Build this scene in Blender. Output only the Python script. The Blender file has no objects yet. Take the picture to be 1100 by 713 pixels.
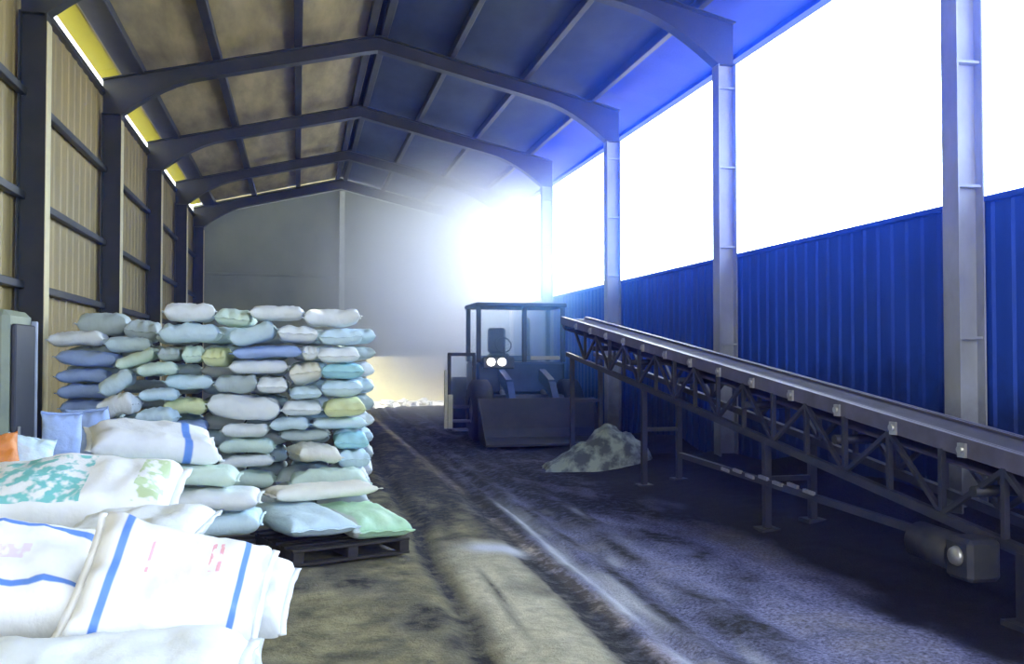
import bpy, math, random
from mathutils import Vector, Matrix, noise, Euler
random.seed(7)
S = bpy.context.scene
COL = S.collection
HAZE_BASE, HAZE_GLARE, SMOKE = .0018, .052, 1.0
F, YAW, PIT, CH = 1012.0, 0.2235, 0.02508, 1.75     # focal length in px for a 1100 wide frame, heading, tilt, eye height

# ------------------------------------------------------------------ helpers
def tag(o, label=None, cat=None, group=None, kind=None):
    if label: o['label'] = label
    if cat: o['category'] = cat
    if group: o['group'] = group
    if kind: o['kind'] = kind
    return o

def empty(name, loc=(0, 0, 0), rz=0.0):
    o = bpy.data.objects.new(name, None); COL.objects.link(o)
    o.location = loc; o.rotation_euler = (0, 0, rz); o.empty_display_size = .2
    return o

class MB:
    """collects boxes, bars, tubes and lathes into one mesh"""
    def __init__(s): s.v = []; s.f = []; s.sm = []
    def add(s, vs, fs, smooth=False, M=None):
        n = len(s.v)
        s.v += [tuple(M @ Vector(p)) if M else tuple(p) for p in vs]
        s.f += [tuple(i + n for i in f) for f in fs]
        s.sm += [smooth] * len(fs)
        return s
    def box(s, x0, x1, y0, y1, z0, z1, b=0.0, M=None):
        if b <= 0:
            vs = [(x, y, z) for x in (x0, x1) for y in (y0, y1) for z in (z0, z1)]
            fs = [(0, 1, 3, 2), (4, 6, 7, 5), (0, 4, 5, 1), (2, 3, 7, 6), (0, 2, 6, 4), (1, 5, 7, 3)]
            return s.add(vs, fs, False, M)
        # chamfered box
        vs = []; idx = {}
        X = (x0, x1); Y = (y0, y1); Z = (z0, z1)
        for i in (0, 1):
            for j in (0, 1):
                for k in (0, 1):
                    sx, sy, sz = (1 - 2 * i) * b, (1 - 2 * j) * b, (1 - 2 * k) * b
                    idx[i, j, k, 0] = len(vs); vs.append((X[i], Y[j] + sy, Z[k] + sz))
                    idx[i, j, k, 1] = len(vs); vs.append((X[i] + sx, Y[j], Z[k] + sz))
                    idx[i, j, k, 2] = len(vs); vs.append((X[i] + sx, Y[j] + sy, Z[k]))
        fs = []
        for i in (0, 1):
            fs.append([idx[i, 0, 0, 0], idx[i, 0, 1, 0], idx[i, 1, 1, 0], idx[i, 1, 0, 0]][::(1 if i == 0 else -1)])
            fs.append([idx[0, i, 0, 1], idx[1, i, 0, 1], idx[1, i, 1, 1], idx[0, i, 1, 1]][::(1 if i == 0 else -1)])
            fs.append([idx[0, 0, i, 2], idx[0, 1, i, 2], idx[1, 1, i, 2], idx[1, 0, i, 2]][::(1 if i == 0 else -1)])
        for a in (0, 1):
            for c in (0, 1):
                fs.append([idx[a, c, 0, 0], idx[a, c, 0, 1], idx[a, c, 1, 1], idx[a, c, 1, 0]])
                fs.append([idx[a, 0, c, 0], idx[a, 0, c, 2], idx[a, 1, c, 2], idx[a, 1, c, 0]])
                fs.append([idx[0, a, c, 1], idx[0, a, c, 2], idx[1, a, c, 2], idx[1, a, c, 1]])
                for k in (0, 1):
                    pass
        for i in (0, 1):
            for j in (0, 1):
                for k in (0, 1): fs.append([idx[i, j, k, 0], idx[i, j, k, 1], idx[i, j, k, 2]])
        return s.add(vs, fs, False, M)
    def bar(s, p, q, w, h, up=(0, 0, 1)):
        p = Vector(p); q = Vector(q); d = (q - p).normalized()
        r = d.cross(Vector(up))
        if r.length < 1e-4: r = d.cross(Vector((1, 0, 0)))
        r.normalize(); u = r.cross(d)
        vs = []
        for c in (p, q):
            for a, b in ((-1, -1), (1, -1), (1, 1), (-1, 1)): vs.append(c + r * (a * w / 2) + u * (b * h / 2))
        return s.add(vs, [(3, 2, 1, 0), (4, 5, 6, 7), (0, 1, 5, 4), (1, 2, 6, 5), (2, 3, 7, 6), (3, 0, 4, 7)])
    def tube(s, pts, r, n=12, caps=True):
        pts = [Vector(p) for p in pts]; vs = []; fs = []
        rr = r if isinstance(r, (list, tuple)) else [r] * len(pts)
        for i, p in enumerate(pts):
            d = (pts[min(i + 1, len(pts) - 1)] - pts[max(i - 1, 0)]).normalized()
            a = d.cross(Vector((0, 0, 1)))
            if a.length < 1e-3: a = d.cross(Vector((1, 0, 0)))
            a.normalize(); b = d.cross(a)
            for k in range(n):
                t = 2 * math.pi * k / n
                vs.append(p + (a * math.cos(t) + b * math.sin(t)) * rr[i])
        for i in range(len(pts) - 1):
            for k in range(n):
                fs.append((i * n + k, i * n + (k + 1) % n, (i + 1) * n + (k + 1) % n, (i + 1) * n + k))
        s.add(vs, fs, True)
        if caps:
            m = len(s.v) - len(vs)
            s.f += [tuple(m + k for k in range(n))[::-1], tuple(m + (len(pts) - 1) * n + k for k in range(n))]
            s.sm += [False, False]
        return s
    def lathe(s, prof, c, axis='x', n=28):
        """prof: (offset along axis, radius)"""
        vs = []; fs = []
        for (a, r) in prof:
            for k in range(n):
                t = 2 * math.pi * k / n; y = r * math.cos(t); z = r * math.sin(t)
                v = (a, y, z) if axis == 'x' else ((y, a, z) if axis == 'y' else (y, z, a))
                vs.append((v[0] + c[0], v[1] + c[1], v[2] + c[2]))
        for i in range(len(prof) - 1):
            for k in range(n): fs.append((i * n + k, i * n + (k + 1) % n, (i + 1) * n + (k + 1) % n, (i + 1) * n + k))
        return s.add(vs, fs, True)
    def prism(s, poly, a0, a1, axis='y'):
        """polygon extruded along an axis; poly is (x,z) for y, (y,z) for x, (x,y) for z"""
        def P(p, a): return (p[0], a, p[1]) if axis == 'y' else ((a, p[0], p[1]) if axis == 'x' else (p[0], p[1], a))
        n = len(poly)
        vs = [P(p, a0) for p in poly] + [P(p, a1) for p in poly]
        fs = [tuple(range(n)), tuple(range(2 * n - 1, n - 1, -1))] + [(i, i + n, (i + 1) % n + n, (i + 1) % n) for i in range(n)]
        return s.add(vs, fs)
    def mesh(s, name, mat):
        me = bpy.data.meshes.new(name); me.from_pydata(s.v, [], s.f)
        me.polygons.foreach_set('use_smooth', s.sm); me.update()
        import bmesh
        bm = bmesh.new(); bm.from_mesh(me); bmesh.ops.recalc_face_normals(bm, faces=bm.faces); bm.to_mesh(me); bm.free()
        if mat: me.materials.append(mat)
        return me
    def build(s, name, mat, parent=None):
        o = bpy.data.objects.new(name, s.mesh(name, mat)); COL.objects.link(o)
        if parent: o.parent = parent
        return o

# ------------------------------------------------------------------ materials
def new_mat(name):
    m = bpy.data.materials.new(name); m.use_nodes = True
    return m, m.node_tree, m.node_tree.nodes['Principled BSDF']

def N(nt, typ, **kw):
    n = nt.nodes.new(typ)
    for k, v in kw.items():
        if k in n.inputs: n.inputs[k].default_value = v
        else: setattr(n, k, v)
    return n

def mixc(nt, fac, a, b, blend='MIX'):
    n = nt.nodes.new('ShaderNodeMix'); n.data_type = 'RGBA'; n.blend_type = blend
    for sock, v in ((n.inputs[0], fac), (n.inputs[6], a), (n.inputs[7], b)):
        if hasattr(v, 'links'): nt.links.new(v, sock)
        else: sock.default_value = (*v, 1) if isinstance(v, tuple) and len(v) == 3 else v
    return n.outputs[2]

def ramp(nt, src, p0, p1, c0=0.0, c1=1.0):
    r = nt.nodes.new('ShaderNodeMapRange'); r.clamp = True
    r.inputs[1].default_value = p0; r.inputs[2].default_value = p1; r.inputs[3].default_value = c0; r.inputs[4].default_value = c1
    nt.links.new(src, r.inputs[0]); return r.outputs[0]

def worn(name, col, col2, scale=2.0, rough=.6, metal=0.0, stretch=(1, 1, 1), bump=.0, lo=.35, hi=.7, spec=.5):
    """a base colour worn or stained to a second one in noise patches"""
    m, nt, p = new_mat(name)
    tc = N(nt, 'ShaderNodeTexCoord'); mp = N(nt, 'ShaderNodeMapping'); mp.inputs['Scale'].default_value = stretch
    nt.links.new(tc.outputs['Object'], mp.inputs['Vector'])
    n = N(nt, 'ShaderNodeTexNoise', Scale=scale, Detail=6.0, Roughness=.6)
    nt.links.new(mp.outputs[0], n.inputs['Vector'])
    nt.links.new(mixc(nt, ramp(nt, n.outputs['Fac'], lo, hi), col, col2), p.inputs['Base Color'])
    p.inputs['Roughness'].default_value = rough; p.inputs['Metallic'].default_value = metal
    p.inputs['Specular IOR Level'].default_value = spec
    if bump:
        b = N(nt, 'ShaderNodeBump', Strength=bump, Distance=.02); nt.links.new(n.outputs['Fac'], b.inputs['Height'])
        nt.links.new(b.outputs[0], p.inputs['Normal'])
    return m

M = {}
M['left_wall'] = worn('tan_sheet', (.40, .29, .095), (.29, .22, .085), 1.4, .55, stretch=(1, 1, .35))
M['back_wall'] = worn('grey_green_sheet', (.41, .44, .34), (.33, .36, .29), .8, .7)
M['blue_wall'] = worn('blue_painted_sheet', (.026, .09, .60), (.02, .068, .44), 1.3, .5, stretch=(1, 1, .25), spec=.2)
M['eave_blue'] = worn('bright_blue_sheet', (.018, .055, .55), (.015, .045, .42), 1.3, .5, spec=.12)  # blue glare along the open eave, put into the sheet colour
M['roof_left'] = worn('tan_roof_lining', (.52, .43, .20), (.26, .215, .11), 1.1, .75, stretch=(2.2, .5, 1))
M['roof_right'] = worn('blue_grey_roof_sheet', (.085, .11, .165), (.06, .075, .115), 1.0, .6, stretch=(1.5, .6, 1), spec=.12)
M['steel_dark'] = worn('dark_steel', (.026, .031, .030), (.045, .045, .038), 3, .42, .0)
M['steel_light'] = worn('grey_painted_steel', (.42, .46, .55), (.27, .29, .34), 2.0, .45, stretch=(1, 1, .5))
M['steel_purlin'] = worn('purlin_steel', (.03, .034, .036), (.05, .05, .045), 3, .5)
M['pale_strip'] = worn('pale_tan_paint', (.85, .74, .42), (.72, .62, .36), 3, .35)  # pale colour imitates light falling on the inner flange faces
def low_shade_grime(m, z, w, colr):
    nt = m.node_tree; p = nt.nodes['Principled BSDF']; src = p.inputs['Base Color'].links[0].from_socket
    tc = N(nt, 'ShaderNodeTexCoord'); sp = N(nt, 'ShaderNodeSeparateXYZ'); nt.links.new(tc.outputs['Object'], sp.inputs[0])
    n = N(nt, 'ShaderNodeTexNoise', Scale=1.6, Detail=5.0, Roughness=.65); nt.links.new(tc.outputs['Object'], n.inputs['Vector'])
    a = N(nt, 'ShaderNodeMath', operation='MULTIPLY_ADD'); nt.links.new(n.outputs['Fac'], a.inputs[0]); a.inputs[1].default_value = -1.6; nt.links.new(sp.outputs[2], a.inputs[2])
    nt.links.new(mixc(nt, ramp(nt, a.outputs[0], z - .8 - w, z - .8 + w, .92, 0), src, colr), p.inputs['Base Color'])
low_shade_grime(M['blue_wall'], 1.35, .45, (.012, .02, .055)); low_shade_grime(M['steel_light'], 1.0, .5, (.07, .075, .09))  # under-conveyor shade painted on the blue wall, lower stains on the grey columns
M['trim'] = worn('pale_trim', (.85, .88, .74), (.7, .73, .62), 3, .5)
M['concrete'] = worn('concrete', (.45, .44, .40), (.33, .33, .31), 2, .85, bump=.2)
M['cabinet'] = worn('grey_green_paint', (.30, .33, .22), (.21, .24, .18), 2.5, .5)
M['dark_door'] = worn('dark_door_paint', (.03, .035, .05), (.05, .05, .065), 4, .5)  # dark colour standing in for the cabinet's shaded side
M['wood'] = worn('weathered_wood', (.05, .042, .034), (.025, .022, .02), 3, .85, stretch=(1, 8, 8), bump=.3)
M['conv_frame'] = worn('conveyor_steel', (.022, .026, .04), (.045, .045, .06), 4, .5)
M['conv_edge'] = worn('conveyor_side_channel', (.13, .125, .20), (.08, .08, .12), 4, .45)
M['belt'] = worn('dusty_belt', (.065, .062, .095), (.04, .04, .06), 3, .8)
M['motor'] = worn('motor_paint', (.022, .026, .04), (.05, .05, .055), 5, .5)
M['rubber'] = worn('black_rubber', (.018, .018, .02), (.04, .04, .042), 6, .7, bump=.3)
M['roller'] = worn('roller_steel', (.55, .56, .58), (.35, .35, .36), 8, .3, .6)
M['machine'] = worn('dull_machine_paint', (.045, .085, .22), (.03, .045, .10), 2.5, .45)
M['machine_dark'] = worn('machine_dark', (.025, .028, .035), (.05, .05, .055), 3, .55)
M['rim'] = worn('rim_paint', (.32, .30, .22), (.2, .19, .15), 4, .5)
M['pale_post'] = worn('pale_painted_bar', (.62, .60, .48), (.45, .44, .36), 4, .5)
M['seat'] = worn('seat_vinyl', (.03, .03, .035), (.05, .05, .05), 5, .6)
M['cream'] = worn('cream_render', (.95, .80, .40), (.92, .76, .38), 1, .9)
M['ground'] = worn('pale_dry_ground', (.62, .60, .55), (.5, .48, .44), .7, .95, bump=.3)
M['rubble'] = worn('pale_rubble', (.6, .58, .52), (.4, .39, .36), 5, .9, bump=.4)
m, nt, p = new_mat('dusty_glass'); M['glass'] = m
p.inputs['Base Color'].default_value = (.75, .88, .95, 1); p.inputs['Roughness'].default_value = .12
p.inputs['Transmission Weight'].default_value = .85; p.inputs['IOR'].default_value = 1.1; p.inputs['Alpha'].default_value = .3
m, nt, p = new_mat('lamp_lens'); M['lamp'] = m
p.inputs['Base Color'].default_value = (.9, .92, .95, 1); p.inputs['Emission Color'].default_value = (1, .97, .95, 1); p.inputs['Emission Strength'].default_value = 3
# translucent yellow sheet at the eaves, lit by the sun from outside
m, nt, p = new_mat('yellow_translucent_sheet'); M['yellow'] = m
tr = N(nt, 'ShaderNodeBsdfTranslucent'); tr.inputs['Color'].default_value = (.42, .40, .09, 1)
df = N(nt, 'ShaderNodeBsdfDiffuse'); df.inputs['Color'].default_value = (.45, .42, .14, 1)
mx = N(nt, 'ShaderNodeMixShader'); mx.inputs[0].default_value = .45
nt.links.new(tr.outputs[0], mx.inputs[1]); nt.links.new(df.outputs[0], mx.inputs[2])
nt.links.new(mx.outputs[0], nt.nodes['Material Output'].inputs['Surface'])

def cloth(name, base, dirt, stripes=None, patch=None, amount=.45, trans=0.0):
    """woven plastic sack: faint weave, scuffs, optional printed bands (axis, centre, halfwidth, colour) and speckled print patches"""
    m, nt, p = new_mat(name)
    tc = N(nt, 'ShaderNodeTexCoord')
    n = N(nt, 'ShaderNodeTexNoise', Scale=4.0, Detail=5.0, Roughness=.6); nt.links.new(tc.outputs['Object'], n.inputs['Vector'])
    c = mixc(nt, ramp(nt, n.outputs['Fac'], .45, .8, 0, amount), base, dirt)
    sx = N(nt, 'ShaderNodeSeparateXYZ'); nt.links.new(tc.outputs['Object'], sx.inputs[0])
    for ax, cen, hw, colr in (stripes or []):
        a = N(nt, 'ShaderNodeMath', operation='SUBTRACT'); nt.links.new(sx.outputs[ax], a.inputs[0]); a.inputs[1].default_value = cen
        b = N(nt, 'ShaderNodeMath', operation='ABSOLUTE'); nt.links.new(a.outputs[0], b.inputs[0])
        c = mixc(nt, ramp(nt, b.outputs[0], hw * .8, hw * 1.2, .9, 0), c, colr)
    for (x0, x1, y0, y1, colr, sc) in (patch or []):
        msk = None
        for ax, lo, hi in ((0, x0, x1), (1, y0, y1)):
            a = N(nt, 'ShaderNodeMath', operation='COMPARE'); nt.links.new(sx.outputs[ax], a.inputs[0])
            a.inputs[1].default_value = (lo + hi) / 2; a.inputs[2].default_value = (hi - lo) / 2
            if msk is None: msk = a.outputs[0]
            else:
                q = N(nt, 'ShaderNodeMath', operation='MULTIPLY'); nt.links.new(msk, q.inputs[0]); nt.links.new(a.outputs[0], q.inputs[1]); msk = q.outputs[0]
        zz = N(nt, 'ShaderNodeMath', operation='GREATER_THAN'); nt.links.new(sx.outputs[2], zz.inputs[0]); zz.inputs[1].default_value = 0
        nz = N(nt, 'ShaderNodeTexNoise', Scale=sc, Detail=2.0); nt.links.new(tc.outputs['Object'], nz.inputs['Vector'])
        th = ramp(nt, nz.outputs['Fac'], .42, .52)
        for o_ in (zz.outputs[0], th):
            q = N(nt, 'ShaderNodeMath', operation='MULTIPLY'); nt.links.new(msk, q.inputs[0]); nt.links.new(o_, q.inputs[1]); msk = q.outputs[0]
        c = mixc(nt, msk, c, colr)
    nt.links.new(c, p.inputs['Base Color']); p.inputs['Roughness'].default_value = .5; p.inputs['Specular IOR Level'].default_value = .35
    w = N(nt, 'ShaderNodeTexNoise', Scale=9.0, Detail=5.0); nt.links.new(tc.outputs['Object'], w.inputs['Vector'])
    b = N(nt, 'ShaderNodeBump', Strength=.45, Distance=.03); nt.links.new(w.outputs['Fac'], b.inputs['Height']); nt.links.new(b.outputs[0], p.inputs['Normal'])
    return m
BLUE = (.05, .22, .72); PINK = (.85, .45, .5); TEAL = (.22, .62, .60); GREY = (.45, .50, .50)
SK = {
 'white': cloth('sack_white', (.86, .90, .90), (.58, .65, .66)),
 'pale blue': cloth('sack_pale_blue', (.66, .83, .90), (.46, .60, .68)),
 'blue': cloth('sack_blue', (.40, .54, .88), (.28, .38, .68)),
 'grey': cloth('sack_grey', (.50, .58, .57), (.34, .40, .38)),
 'pale green': cloth('sack_pale_green', (.70, .86, .74), (.48, .62, .54)),
 'yellow': cloth('sack_yellow', (.74, .78, .42), (.55, .58, .33)),
 'cream': cloth('sack_cream', (.84, .82, .70), (.60, .58, .50)),
 'teal': cloth('sack_teal', (.42, .74, .80), (.32, .58, .64)),
 'orange': cloth('sack_orange', (.75, .26, .06), (.5, .2, .08)),
 'teal print': cloth('sack_teal_print', (.92, .94, .95), (.62, .66, .62), None, [(-.20, .20, -.06, .36, TEAL, 16), (-.2, .2, -.40, -.28, (.55, .68, .4), 14)]),
 'blue bands': cloth('sack_blue_bands', (.92, .94, .95), (.62, .65, .66), [(0, .17, .016, BLUE), (0, -.14, .016, BLUE)], [(-.02, .05, -.15, .12, (.8, .7, .78), 18)]),
 'blue frame': cloth('sack_blue_frame', (.92, .94, .95), (.66, .68, .68), [(1, .30, .016, BLUE), (1, -.31, .020, BLUE)], [(-.17, -.02, .165, .185, PINK, 30), (-.17, -.03, .125, .145, PINK, 30), (-.12, .0, -.17, -.155, PINK, 26), (-.2, .12, -.06, .05, (.86, .80, .84), 20)]),
 'blue end': cloth('sack_blue_end', (.92, .94, .95), (.60, .63, .64), [(1, .22, .03, BLUE)]),
 'green half': cloth('sack_green_half', (.52, .80, .55), (.62, .74, .62), [(0, -.26, .05, (.75, .8, .78))]),
}

# ------------------------------------------------------------------ camera
cam = bpy.data.cameras.new('camera'); co = bpy.data.objects.new('camera', cam); COL.objects.link(co); S.camera = co
cam.sensor_fit = 'HORIZONTAL'; cam.sensor_width = 36; cam.lens = F / 1100 * 36; cam.clip_start = .05
co.location = (0, 0, CH); co.rotation_euler = (math.pi / 2 + PIT, 0, -YAW)
CY, SY = math.cos(YAW), math.sin(YAW); CP, SP = math.cos(PIT), math.sin(PIT)
def ray(u, v):
    xr = (u - 550) / F; up = (356.5 - v) / F
    yf = CP - up * SP; z = SP + up * CP
    return Vector((xr * CY + yf * SY, -xr * SY + yf * CY, z))
def at_y(u, v, Y):
    d = ray(u, v); t = Y / d.y
    return Vector((d.x * t, Y, CH + d.z * t)), t
def at_ground(u, v, z=0.0):
    d = ray(u, v); t = (z - CH) / d.z
    return Vector((d.x * t, d.y * t, z))

# ------------------------------------------------------------------ the shed
XL, XLI, XR, XRI = -3.37, -3.03, 6.174, 5.876
XM = 1.40; ZR = 7.42; SL = .235; Y0 = 7.565; BAY = 5.0; YB = 32.60; YF = -3.0
FR = [Y0 + BAY * k for k in range(-1, 5)]
def rb(x): return ZR - SL * abs(x - XM)          # rafter underside without haunch
ORD = ['first', 'second', 'third', 'fourth', 'fifth', 'sixth', 'seventh']

# floor: one mesh with ruts and heaped spill
def rutline(y): return 2.70 - .10 * y * .75
def floor_h(x, y):
    h = .018 * noise.fractal(Vector((x * .9, y * .5, 0)), 1.0, 2.0, 4) + .012 * noise.noise(Vector((x * 6, y * 5, 3)))
    wob = .10 * noise.noise(Vector((0, y * .45, 9)))
    for xc, w, d in ((1.10, .10, .05), (2.02, .16, .06), (2.30, .07, .05), (2.62, .12, .045), (3.15, .10, .03)):
        c = xc + wob + .035 * (y - 6) * .6
        h -= d * math.exp(-((x - c) / w) ** 2) * (1 if y > 3 else .5)
    r = max(0.0, 1 - abs(x - 1.55 - wob - .02 * (y - 6)) / .42) * max(0, min(1, (9.2 - y)))
    h += .02 * r
    # spill of dark material towards the loader, banked higher to darken below the conveyor
    s = max(0.0, (x - 4.05) / 1.9); s = min(1, s)
    h += .50 * s * s * (.7 + .5 * noise.noise(Vector((x, y * .7, 4)))) * max(0, min(1, (19 - y) / 3))
    return h
nx, ny = 220, 520
xs = [XL - .02 + (XR - XL + .04) * i / nx for i in range(nx + 1)]
ys = [-1.0 + 33.7 * (j / ny) ** 1.35 for j in range(ny + 1)]
mb = MB()
vs = [(x, y, floor_h(x, y)) for y in ys for x in xs]
fs = [(j * (nx + 1) + i, j * (nx + 1) + i + 1, (j + 1) * (nx + 1) + i + 1, (j + 1) * (nx + 1) + i) for j in range(ny) for i in range(nx)]
mb.add(vs, fs, True)
m, nt, p = new_mat('trampled_dirt'); M['floor'] = m
fl = mb.build('floor', m); tag(fl, 'rutted dirt floor with a pale strip of track and dark mud', 'floor', kind='structure')
vals = {k: [] for k in ('mud', 'pale', 'wet', 'coal', 'gravel')}
for (x, y, z) in vs:
    wob = .10 * noise.noise(Vector((0, y * .45, 9))); n1 = noise.fractal(Vector((x * 1.6, y * .9, 1)), 1, 2, 4); n2 = noise.fractal(Vector((x * 3.2, y * .8, 5)), 1, 2, 2)
    k = x - wob - .02 * (y - 6)
    def bump(c, w, e=2): return math.exp(-abs((k - c) / w) ** e)
    pale = bump(1.55, .36, 4) * max(0, min(1, (9.0 - y) / .7)) * (.9 + .35 * n2) + .9 * bump(1.75, .35, 4) * math.exp(-((y - 8.6) / .25) ** 2)
    pale += .35 * bump(.2, .8, 2) * max(0, min(1, n1 * 2 + .2)) * max(0, min(1, (10.5 - y) / 2))
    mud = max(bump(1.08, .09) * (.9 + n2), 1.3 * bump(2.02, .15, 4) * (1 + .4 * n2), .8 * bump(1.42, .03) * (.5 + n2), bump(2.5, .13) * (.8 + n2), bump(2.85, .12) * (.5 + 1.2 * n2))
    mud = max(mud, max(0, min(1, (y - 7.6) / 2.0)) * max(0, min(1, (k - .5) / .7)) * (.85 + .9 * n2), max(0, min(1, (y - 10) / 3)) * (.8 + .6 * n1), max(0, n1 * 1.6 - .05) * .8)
    wet_sheen = max(1.2 * bump(1.74, .26, 4) * math.exp(-((y - 8.45) / .20) ** 2), bump(2.26, .055) * (.8 + 1.2 * n2), bump(2.36, .04) * (.5 + 1.5 * n2), .7 * bump(3.0, .05) * (n2 * 2), .6 * bump(2.66, .05) * (n2 * 2.5)) * max(0, min(1, (12 - y) / 3))
    grav = max(0, min(1, (k - 1.75) / .45)) * (.9 + .3 * n1)
    spill_shade = max(0, min(1, (k - 3.75 + .35 * n1) / .5))
    for kk, vv in (('mud', mud), ('pale', pale), ('wet', wet_sheen), ('coal', spill_shade), ('gravel', grav)): vals[kk].append(max(0, min(1, vv)))
for k in vals:
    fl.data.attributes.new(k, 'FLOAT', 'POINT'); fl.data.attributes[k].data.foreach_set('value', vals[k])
tc = N(nt, 'ShaderNodeTexCoord')
def A(n_): a = N(nt, 'ShaderNodeAttribute'); a.attribute_name = n_; return a.outputs['Fac']
nz = N(nt, 'ShaderNodeTexNoise', Scale=2.2, Detail=8.0, Roughness=.65); nt.links.new(tc.outputs['Object'], nz.inputs['Vector'])
ng = N(nt, 'ShaderNodeTexNoise', Scale=38.0, Detail=4.0, Roughness=.7); nt.links.new(tc.outputs['Object'], ng.inputs['Vector'])
nb = N(nt, 'ShaderNodeTexNoise', Scale=9.0, Detail=5.0, Roughness=.65); nt.links.new(tc.outputs['Object'], nb.inputs['Vector'])
c = mixc(nt, ramp(nt, nz.outputs['Fac'], .38, .62), (.11, .10, .055), (.36, .32, .17))
gv = mixc(nt, ramp(nt, ng.outputs['Fac'], .35, .65), (.05, .055, .13), (.36, .38, .66))
c = mixc(nt, A('gravel'), c, gv)
c = mixc(nt, ramp(nt, nb.outputs['Fac'], .5, .7, 0, .45), c, (.05, .048, .045))
c = mixc(nt, A('pale'), c, mixc(nt, ramp(nt, nb.outputs['Fac'], .35, .7), (.70, .65, .46), (.42, .39, .28)))
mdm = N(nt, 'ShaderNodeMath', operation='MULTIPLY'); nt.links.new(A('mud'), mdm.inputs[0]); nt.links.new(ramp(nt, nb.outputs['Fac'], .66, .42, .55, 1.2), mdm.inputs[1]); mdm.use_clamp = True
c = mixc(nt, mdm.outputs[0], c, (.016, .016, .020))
c = mixc(nt, A('wet'), c, (.55, .58, .66))  # pale sky sheen of the wet ruts, painted into the colour
c = mixc(nt, A('coal'), c, (.012, .012, .015))  # near-black spill also carries the shade under the conveyor
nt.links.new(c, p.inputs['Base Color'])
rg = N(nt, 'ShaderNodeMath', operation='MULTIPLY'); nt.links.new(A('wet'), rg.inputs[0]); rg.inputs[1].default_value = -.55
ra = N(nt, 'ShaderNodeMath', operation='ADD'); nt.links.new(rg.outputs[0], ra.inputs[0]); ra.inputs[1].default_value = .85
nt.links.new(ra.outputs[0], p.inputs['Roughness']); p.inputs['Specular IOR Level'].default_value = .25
bp = N(nt, 'ShaderNodeBump', Strength=.7, Distance=.05); ad = N(nt, 'ShaderNodeMath', operation='ADD')
nt.links.new(ng.outputs['Fac'], ad.inputs[0]); nt.links.new(nb.outputs['Fac'], ad.inputs[1]); nt.links.new(ad.outputs[0], bp.inputs['Height']); nt.links.new(bp.outputs[0], p.inputs['Normal'])

# outside ground and the cream wall beyond the back opening
g = MB().box(-60, 60, -60, 90, -.30, -.12).build('ground', M['ground']); tag(g, 'pale dry ground outside the shed', 'ground', kind='structure')
w = MB().box(-6, 16, 39.0, 39.4, -.15, 5.0).build('wall_outside', M['cream']); tag(w, 'cream wall standing outside beyond the low back opening', 'wall', kind='structure')

def ribbed(y0, y1, z0, z1, X, depth, pitch, sgn):
    """vertical trapezoid ribs along y"""
    pr = []; y = y0
    while y < y1 - 1e-6:
        pr += [(y, 0), (y + pitch * .55, 0), (y + pitch * .65, depth), (y + pitch * .9, depth)]; y += pitch
    pr.append((y1, 0)); mb = MB()
    vs = []
    for (yy, d) in pr:
        for t in (0, .02):
            for z in (z0, z1): vs.append((X + sgn * (d - t), yy, z))
    fs = []
    for i in range(len(pr) - 1):
        a = i * 4; b = a + 4
        fs += [(a, b, b + 1, a + 1), (a + 2, a + 3, b + 3, b + 2), (a + 1, b + 1, b + 3, a + 3), (a, a + 2, b + 2, b)]
    e = (len(pr) - 1) * 4
    fs += [(0, 1, 3, 2), (e, e + 2, e + 3, e + 1)]
    return mb.add(vs, fs)
o = ribbed(YF, YB, -.1, 3.16, XR + .03, .022, .25, -1).build('wall_right', M['blue_wall']); tag(o, 'blue ribbed sheet wall half the height of the shed, open above', 'wall', kind='structure')
o = ribbed(YF, YB, -.1, 6.40, XL - .03, .014, .40, 1).build('wall_left', M['left_wall']); tag(o, 'tan ribbed sheet wall behind the sack stack', 'wall', kind='structure')
o = MB().box(XL - .07, XL + .06, YF, YB, 6.33, 6.42, .01).build('trim_5', M['steel_dark']); tag(o, 'dark eave rail along the top of the tan wall', 'trim', kind='structure')
o = MB().box(XR - .03, XR + .10, YF, YB, 3.16, 3.22, .01).build('trim_1', M['blue_wall']); tag(o, 'blue capping strip along the top of the half-height wall', 'trim', kind='structure')
# back wall with its low opening (x 2.34-5.0, z below 1.72)
mb = MB()
mb.prism([(XL - .03, -.1), (2.30, -.1), (2.30, 1.72), (5.0, 1.72), (5.0, -.1), (XR + .03, -.1), (XR + .03, 6.70), (XM, 7.82), (XL - .03, 6.70)], YB, YB + .14)
o = mb.build('wall_back', M['back_wall']); tag(o, 'grey-green gable wall at the far end with a low bright opening', 'wall', kind='structure')
mb = MB()
for a, b in (((XL, YB - .06, 6.34), (XM, YB - .06, 7.46)), ((XM, YB - .06, 7.46), (XR, YB - .06, 6.34))): mb.bar(a, b, .08, .10)
o = mb.build('trim_2', M['trim']); tag(o, 'pale rake trim under the roof on the far gable wall', 'trim', kind='structure')
o = MB().box(XL, XR, YB - .06, YB - .002, 4.42, 4.50, .01).build('trim_3', M['back_wall']); tag(o, 'horizontal rail across the far gable wall', 'trim', kind='structure')
pt, _ = at_y(367, 300, YB)
o = MB().box(pt.x - .09, pt.x + .09, YB - .16, YB - .062, -.05, 7.35, .01).build('gable_column', M['trim']); tag(o, 'pale slim post on the far gable wall', 'column', kind='structure')

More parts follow.
